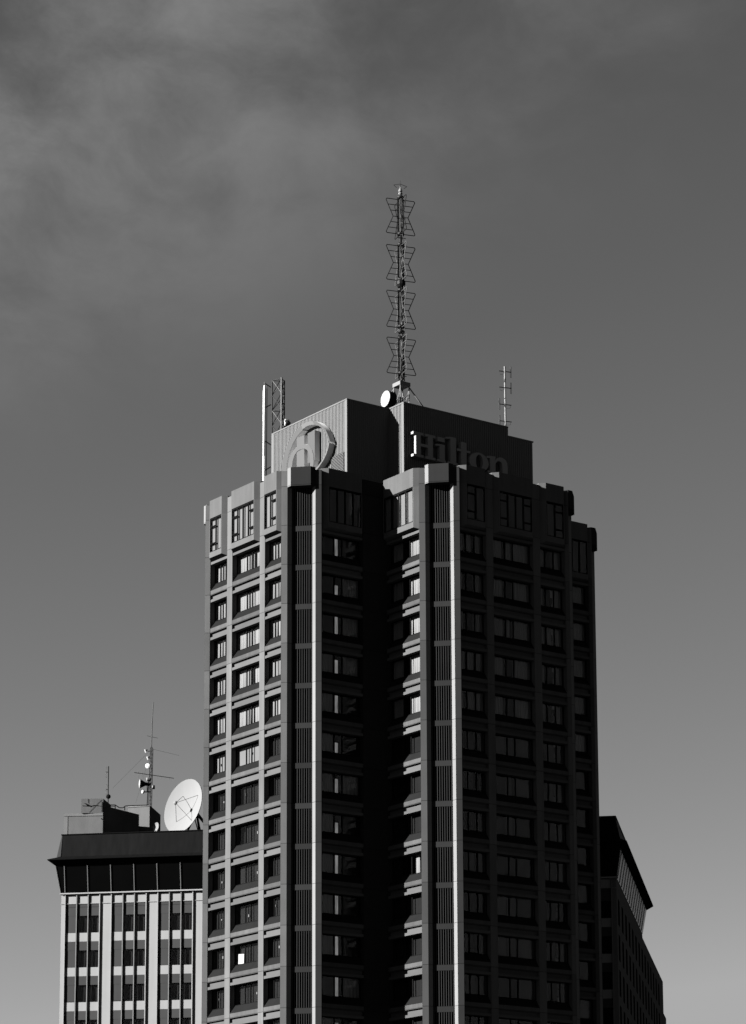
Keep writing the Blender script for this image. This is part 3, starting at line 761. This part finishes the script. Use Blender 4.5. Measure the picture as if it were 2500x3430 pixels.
UL_ = Vector((-14.44, -70.14)); b = MB()
b.prism([UL_, FRt+fl*.02, FRt+fl*.02+D2*3.2, UL_+D2*3.2], RZ+2.87, RZ+4.3); b.build('upper_block', 'plaster', shed)
b = MB(); b.prism([FRt+D2*.55+fl*.03, Vector((-21.63, -71.19)), Vector((-20.2, -74.6)), FRt+D2*5], RZ-.1, RZ+3.7); b.build('rear_block', 'plaster', shed)
P3 = lambda v, z: Vector((v.x, v.y, z))
b = MB(); q0 = UL_.lerp(FRt, .12)-D2*.06; q1 = UL_.lerp(FRt, .42)-D2*.06
b.solid([P3(q0, RZ+3.85), P3(q0.lerp(q1, .35), RZ+3.83), P3(q1, RZ+3.62), P3(q1, RZ+3.52), P3(q0.lerp(q1, .5), RZ+3.6), P3(q0.lerp(q1, .3), RZ+3.75)], (D2.x*.05, D2.y*.05, 0))
b.build('flashing', 'stain', shed)
b = MB()
pp = [P3(UL_.lerp(FRt, t_)-D2*.03, RZ+z_) for t_, z_ in ((.05, 3.6), (.4, 3.56), (.6, 3.64), (.78, 3.6), (.93, 3.55))]
b.path(pp, .018, 4)
b.path([P3(UL_.lerp(FRt, .3)-D2*.03, RZ+4.3), P3(UL_.lerp(FRt, .32)-D2*.03, RZ+3.85)], .015, 4)
b.tube(P3(UL_.lerp(FRt, .95)-D2*.04, RZ+4.0), P3(UL_.lerp(FRt, .95)-D2*.04, RZ+3.0), .025)
b.path([P3(UL_.lerp(FRt, .92)-D2*.03, RZ+4.2), P3(UL_.lerp(FRt, .35)-D2*.03, RZ+2.95)], .01, 4)
b.build('conduit', 'stain', shed)
b = MB(); b.tube(P3(FRt-D2*.15-fl*.15, RZ+2.3), P3(FRt-D2*.05+fl*.35, RZ+2.05), .05); b.build('spout', 'stain', shed)
# second housing
C0, C1 = Vector((-21.9, -73.8)), Vector((-23.32, -71.99))
hs = thing('roof_housing', 'plain plaster plant housing under the slim lattice mast on the office roof', 'roof shed', (C1.x, C1.y, RZ))
b = MB(); b.prism([C0, C1, C1+D2*5.1, C0+D2*5.1], RZ-.1, RZ+4.85); b.build('wall', 'plaster', hs)
b = MB(); b.prism([C0-D2*.06, C1-D2*.06, C1+D2*5.1, C0+D2*5.1], RZ+4.86, RZ+4.97); b.build('coping', 'plasterpale', hs)
# railing between them
DR = 283
rl = thing('roof_railing', 'low dark pipe rail along the office roof between the two housings', 'railing', at_depth(385, 2705, DR))
b = MB()
b.path([at_depth(*p, DR) for p in ((363, 2696.5), (386, 2696.5), (400, 2706), (412, 2706), (420, 2700), (436, 2699), (500, 2697))], .05, 5); b.path([at_depth(*p, DR) for p in ((363, 2700.5), (386, 2701))], .04, 5)
b.build('rail', 'darksteel', rl)
b = MB()
for x, y in ((365, 2696), (386, 2696), (418, 2701)): b.tube(at_depth(x, y, DR), at_depth(x, y+14, DR), .05)
b.build('post', 'darksteel', rl)
# large satellite dish ---------------------------------------------------------
DS = 274.5
cen = at_depth(613, 2700.4, DS); R_ = 95.8*DS/FPX
toC = (CAM-cen).normalized()
rgt = cR; upv = cU
mj = (rgt*.39+upv*.92).normalized(); mn = (rgt*-.92+upv*.39).normalized()
ang = math.acos(.607)
N = (toC*math.cos(ang)+mn*math.sin(ang)).normalized()
e1 = (mj-N*mj.dot(N)).normalized(); e2 = (mn-N*mn.dot(N)-e1*mn.dot(e1)).normalized()
sd = thing('satellite_dish', 'huge white satellite dish with feed on four struts on the office roof', 'satellite dish', (cen.x, cen.y, RZ))
dep_ = .62
b = MB(); rings = []
nr = 14; ns = 64
for i in range(nr+1):
    r = R_*i/nr+1e-3; h = -dep_*(1-(i/nr)**2)
    rings.append([cen+N*h+(e1*math.cos(2*math.pi*k/ns)+e2*math.sin(2*math.pi*k/ns))*r for k in range(ns)])
back = [[p-N*.07 for p in rg] for rg in rings[::-1]]
b.loft(rings+back, [0]*len(rings)+[1]*(len(back)-1)); b.build('reflector', ['dish', 'steel'], sd, True)
feed = cen+N*.93
def foot(a, r=.68): a = math.radians(a); return cen+N*(-dep_*(1-r*r))+(e1*math.cos(a)+e2*math.sin(a))*R_*r
b = MB()
for a, r_ in ((56, .55), (164, .63), (245, .78), (324, .70)): b.tube(foot(a, r_), feed, .024, 5)
b.build('strut', 'steel', sd)
b = MB(); b.lathe(feed-N*.12, N, [(0, 0), (.1, 0), (.2, .1), (.2, .22), (.12, .3), (0, .3)], 14); b.build('feed', 'dish', sd, True)
b = MB(); bc = cen-N*(dep_+.1)
nh = Vector((N.x, N.y, 0)).normalized(); sh = nh.cross(UP)
gp_ = [Vector((bc.x, bc.y, RZ-.05))-nh*a_+sh*b_ for a_, b_ in ((.5, 1.3), (.5, -1.3), (2.6, 1.2), (2.6, -1.2))]
hubp = bc-N*1.0
for q in gp_: b.tube(q+Vector((0, 0, 0)), hubp, .10)
for q in gp_[2:]: b.tube(q, bc-N*.5, .06)
b.tube(bc, hubp, .3, 10)
for a in range(0, 360, 45): b.tube(hubp, cen-N*(dep_*.5+.16)+(e1*math.cos(math.radians(a))+e2*math.sin(math.radians(a)))*R_*.68, .045, 5)
b.build('mount', 'darksteel', sd)
# small dish in front of the housing
DSm = 279
cs = at_depth(524.5, 2772, DSm); Ns = ((CAM-cs).normalized()*.55-cR*.80+cU*.22).normalized()
ss = thing('satellite_dish', 'small white offset dish low against the dark side of the plant housing', 'satellite dish', cs)
b = MB(); b.lathe(cs-Ns*.1, Ns, [(0, 0), (.25, .03), (.46, .13), (.5, .17), (.49, .19), (.44, .15), (.24, .06), (0, .03)], 24); b.build('reflector', 'dish', ss, True)
b = MB(); b.tube(cs-cU*.45, cs+Ns*.5-cU*.1, .025); b.build('feed_arm', 'darksteel', ss)
b = MB(); b.tube(cs-Ns*.08, V3(cs.x-.1, cs.y-.1, RZ-.1), .05); b.build('stand', 'darksteel', ss)
# slim guyed lattice mast --------------------------------------------------------
DG = 285
G = lambda x, y: at_depth(440+x*.1764, 2340+y*.1764, DG)
gm = thing('lattice_mast', 'slim guyed lattice mast with many small dishes and a pole top on the office roof', 'mast', G(362, 2030))
off = Vector((sa.x*-.05-da.x*.26, sa.y*-.05-da.y*.26, 0))
ll, lr = (G(328, 2030), G(362, 960)), (G(386, 2030), G(412, 960))
mid = (G(357, 2030)+off, G(387, 960)+off)
for pr, mt in ((ll, 'darksteel'), (lr, 'darksteel'), (mid, 'darksteel')):
    b = MB(); b.tube(pr[0]-UP*.3, pr[1], .032, 6); b.tube(pr[1], G(380, 905), .03, 6); b.build('leg', mt, gm)
b = MB(); n = 16
for i in range(n):
    for (p, q) in ((ll, lr), (lr, mid), (mid, ll)):
        a_ = p if i % 2 else q; c_ = q if i % 2 else p
        b.tube(a_[0].lerp(a_[1], i/n), c_[0].lerp(c_[1], (i+1)/n), .013, 4)
b.build('lattice', 'darksteel', gm)
b = MB(); b.tube(G(380, 1000), G(398, 400), .05, 8); b.tube(G(398, 400), G(420, 70), .04, 8); b.build('top_pole', 'steel', gm, True)
b = MB(); b.tube(G(300, 708), G(392, 730), .018, 4); b.tube(G(392, 730), G(505, 752), .018, 4); b.build('cross_arm', 'darksteel', gm)
b = MB(); b.tube(G(300, 2030), G(330, 1500), .05, 6); b.build('cable_run', 'darksteel', gm)
b = MB()
for p, q in (((412, 962), (520, 990)), ((520, 990), (910, 1082))): b.tube(G(*p), G(*q), .010, 4)
b.tube(G(360, 985), at_depth(378, 2640, 281), .008, 4); b.tube(G(350, 1100), at_depth(455, 2690, 280), .006, 4)
b.build('guy_wire', 'darksteel', gm)
# yagi across the mast
ya = thing('yagi_antenna', 'long horizontal yagi boom with upright rods crossing the slim lattice mast', 'antenna', G(400, 1455)+cF*-.3)
YG = lambda x, y: G(x, y)-cF*.4
b = MB(); b.tube(YG(62, 1407), YG(812, 1516), .035, 6); b.build('boom', 'darksteel', ya)
b = MB()
for i, x in enumerate((65, 145, 218, 290, 510, 580, 655, 730, 800)):
    y = 1407+(x-62)*109/750; h_ = 70-i*3 if i != 1 else 95
    b.tube(YG(x, y-h_*.6), YG(x-4, y+h_), .013 if i != 1 else .024, 4)
b.build('rod', 'steel', ya)
toL = azel(-25, 3)
def small(name, x, y, R, depth, ax, label, group=None, dd=-.35, **kw):
    c_ = G(x, y)+cF*dd
    return drum(name, c_, ax, R, depth, label, 'dish antenna', group, leg=G(360, y)+cF*0, **kw)
small('drum_dish', 318, 1283, .255, .2, (CAM-G(318, 1283)).normalized()+Vector((.25, -.1, .1)), 'round flat white dish facing the viewer halfway up the slim mast', mf='gleam')
c_ = G(172, 1620)-cF*.35
hn = thing('horn_dish', 'cone shaped dish with bright rim face, biggest dish on the slim mast', 'dish antenna', c_)
axh = azel(-28, 2)
b = MB(); b.lathe(c_-axh*.95, axh, [(0, 0), (.17, 0), (.17, .38), (.2, .45), (.46, .93), (.47, .97), (0, .98)], 24); b.build('cone', 'darksteel', hn, True)
b = MB(); b.lathe(c_, axh, [(.465, .03), (.44, .06), (.2, .12), (0, .13)], 24); b.build('face', 'radome', hn, True)
b = MB(); b.tube(c_-axh*.9, G(355, 1630), .14, 10); b.tube(c_-axh*.7-UP*.1, G(300, 1760), .03); b.build('bracket', 'darksteel', hn)
small('drum_dish', 312, 1532, .19, .3, azel(-30, 5), 'pale drum dish just under the yagi boom on the slim mast', mb_='steel')
small('drum_dish', 415, 1685, .2, .2, azel(-30, 0), 'drum dish with dark back on right side of the slim mast', back=False)
small('drum_dish', 222, 1772, .17, .12, azel(0, 8), 'lowest and smallest ball like dish on the slim mast', mb_='radome', mf='gleam')
for (x, y, lab) in ((262, 1003, 'upper white slanted panel antenna near the top of the slim mast'), (304, 1137, 'lower white slanted panel antenna on the slim mast')):
    c_ = G(x, y)-cF*.3; t = thing('panel_antenna', lab, 'antenna', c_, 'panel antennas on the slim mast')
    ax = (azel(-30, -20)); up_ = (UP-ax*UP.dot(ax)).normalized(); rt_ = up_.cross(ax)
    b = MB(); b.solid([c_+rt_*sx*.09+up_*sz*.17 for sx, sz in ((-1, -1), (1, -1), (1, 1), (-1, 1))], -ax*.09); b.build('panel', 'gleam', t)
    b = MB(); b.tube(c_-ax*.1, G(350, y), .03); b.tube(c_-ax*.1-UP*.05, c_-ax*.25+UP*.1, .06); b.build('bracket', 'darksteel', t)
# dipole pole with disc beside the shed
DQ = 282
Q = lambda x, y: at_depth(140+x*.3511, 2300+y*.3511, DQ)
dq = thing('dipole_mast', 'dark pole with two loop dipoles and a round disc beside the stepped roof shed', 'antenna', Q(632, 1135))
b = MB(); b.tube(Q(632, 1200), Q(638, 760), .045, 8); b.build('pole', 'darksteel', dq, True)
for y in (818, 985):
    b = MB(); b.tube(Q(637, y), Q(612, y-3), .03, 5); b.build('arm', 'darksteel', dq)
    b = MB(); b.path([Q(623, y-48), Q(614, y-48), Q(612, y+48), Q(621, y+48)], .016, 4, 0, True); b.build('dipole', 'steel', dq)
b = MB(); cd = Q(637, 1050)-cF*.2; b.lathe(cd, (CAM-cd).normalized(), [(0, -.06), (.23, -.04), (.235, 0), (.2, .03), (0, .05)], 20); b.build('disc', 'darksteel', dq, True)

# ---- the office building and all that stands on it: scaled about the camera, giving storeys of 2.98 m, front 8 m behind the hotel
KS = .90
for t_ in [o for o in COL.objects if o.parent is None and o.type == 'EMPTY' and (o.location.y < -40 or o is office)]:
    t_.scale = (KS, KS, KS); t_.location = CAM + (t_.location-CAM)*KS

# ================================================================== SKY, SUN, CAMERA
SUN_AZ, SUN_EL = -17.0, 21.5
sv = azel(SUN_AZ, SUN_EL)
sun = bpy.data.lights.new('sun', 'SUN'); sun.energy = 5.0; sun.angle = math.radians(.5); sun.color = (1, .995, .985)
so = bpy.data.objects.new('sun', sun); COL.objects.link(so); so.rotation_euler = (-sv).to_track_quat('-Z', 'Y').to_euler(); so.location = (0, 0, 150)
W = bpy.data.worlds.new('World'); sc.world = W; W.use_nodes = True
t = W.node_tree; t.nodes.clear()
out = t.nodes.new('ShaderNodeOutputWorld'); bg = t.nodes.new('ShaderNodeBackground'); t.links.new(bg.outputs[0], out.inputs[0])
sky = t.nodes.new('ShaderNodeTexSky'); sky.sky_type = 'NISHITA'; sky.sun_disc = False
sky.sun_elevation = math.radians(SUN_EL); sky.sun_rotation = math.radians(90-SUN_AZ); sky.air_density = 1.0; sky.dust_density = 1.0; sky.ozone_density = 1.0
sep = t.nodes.new('ShaderNodeSeparateColor'); t.links.new(sky.outputs[0], sep.inputs[0])
v = sep.outputs[0]   # black and white picture through a red filter
tc = t.nodes.new('ShaderNodeTexCoord'); gen = tc.outputs['Generated']
SKYK = .214*DEEP
v = mathn(t, 'MULTIPLY', mathn(t, 'POWER', mathn(t, 'MINIMUM', v, 3.1), 1.5), SKYK)
# thin high cloud
sx = t.nodes.new('ShaderNodeSeparateXYZ'); t.links.new(gen, sx.inputs[0])
off = t.nodes.new('ShaderNodeVectorMath'); off.operation = 'ADD'; off.name = 'cloud_offset'; t.links.new(gen, off.inputs[0]); off.inputs[1].default_value = (5.26, .16, 1.49)
wv = t.nodes.new('ShaderNodeVectorMath'); wv.operation = 'MULTIPLY_ADD'
wn_ = t.nodes.new('ShaderNodeTexNoise'); wn_.inputs['Scale'].default_value = 9; wn_.inputs['Detail'].default_value = 3; t.links.new(off.outputs[0], wn_.inputs['Vector'])
t.links.new(wn_.outputs['Color'], wv.inputs[0]); wv.inputs[1].default_value = (.07, .07, .07); t.links.new(off.outputs[0], wv.inputs[2])
gw = wv.outputs[0]
n1 = noise(t, gw, 5.5, 3, .5, (1, 1, 1.7)); n2 = noise(t, gw, 15, 6, .6, (1, 1, 1.6)); n3 = noise(t, gw, 42, 6, .65, (1, 1, 1.3))
cm = mathn(t, 'ADD', mathn(t, 'ADD', mathn(t, 'MULTIPLY', n1, .60), mathn(t, 'MULTIPLY', n2, .29)), mathn(t, 'MULTIPLY', n3, .11))
mr = t.nodes.new('ShaderNodeMapRange'); mr.interpolation_type = 'SMOOTHSTEP'; mr.inputs['From Min'].default_value = .38; mr.inputs['From Max'].default_value = .68
t.links.new(cm, mr.inputs[0])
me_ = t.nodes.new('ShaderNodeMapRange'); me_.interpolation_type = 'SMOOTHSTEP'; me_.inputs['From Min'].default_value = .335; me_.inputs['From Max'].default_value = .47
# the cloud bank is thicker towards the sun side of the view (a compass direction)
dl = t.nodes.new('ShaderNodeVectorMath'); dl.operation = 'DOT_PRODUCT'; t.links.new(gen, dl.inputs[0]); dl.inputs[1].default_value = (.811, -.585, 0)
bank = t.nodes.new('ShaderNodeMapRange'); bank.interpolation_type = 'SMOOTHSTEP'; bank.inputs['From Min'].default_value = -.10; bank.inputs['From Max'].default_value = .13
bank.inputs['To Min'].default_value = .85; bank.inputs['To Max'].default_value = 1.55; t.links.new(dl.outputs['Value'], bank.inputs[0])
t.links.new(mathn(t, 'MULTIPLY_ADD', dl.outputs['Value'], .35), me_.inputs[0]); t.links.new(sx.outputs['Z'], t.nodes[-1].inputs[2])
cloud = mathn(t, 'MULTIPLY', mathn(t, 'MULTIPLY', mathn(t, 'MULTIPLY', mr.outputs[0], me_.outputs[0]), bank.outputs[0]), .36*DEEP)
v = mathn(t, 'ADD', v, cloud)
cc = t.nodes.new('ShaderNodeCombineColor')
for i in range(3): t.links.new(v, cc.inputs[i])
t.links.new(cc.outputs[0], bg.inputs[0]); bg.inputs[1].default_value = .1

cam = bpy.data.cameras.new('camera'); co = bpy.data.objects.new('camera', cam); COL.objects.link(co)
mat = Matrix((( cR.x, cU.x, -cF.x, CAM.x), (cR.y, cU.y, -cF.y, CAM.y), (cR.z, cU.z, -cF.z, CAM.z), (0, 0, 0, 1)))
co.matrix_world = mat
cam.sensor_fit = 'HORIZONTAL'; cam.sensor_width = 36; cam.lens = FPX/2500*36
cam.shift_x = -(CX-1250)/2500; cam.shift_y = (CY-1715)/2500
cam.clip_end = 6000; cam.clip_start = .5
sc.camera = co
vs = sc.view_settings; vs.view_transform = 'Standard'; vs.look = 'None'; vs.gamma = 1.0; vs.use_curve_mapping = False; vs.exposure = 3.4
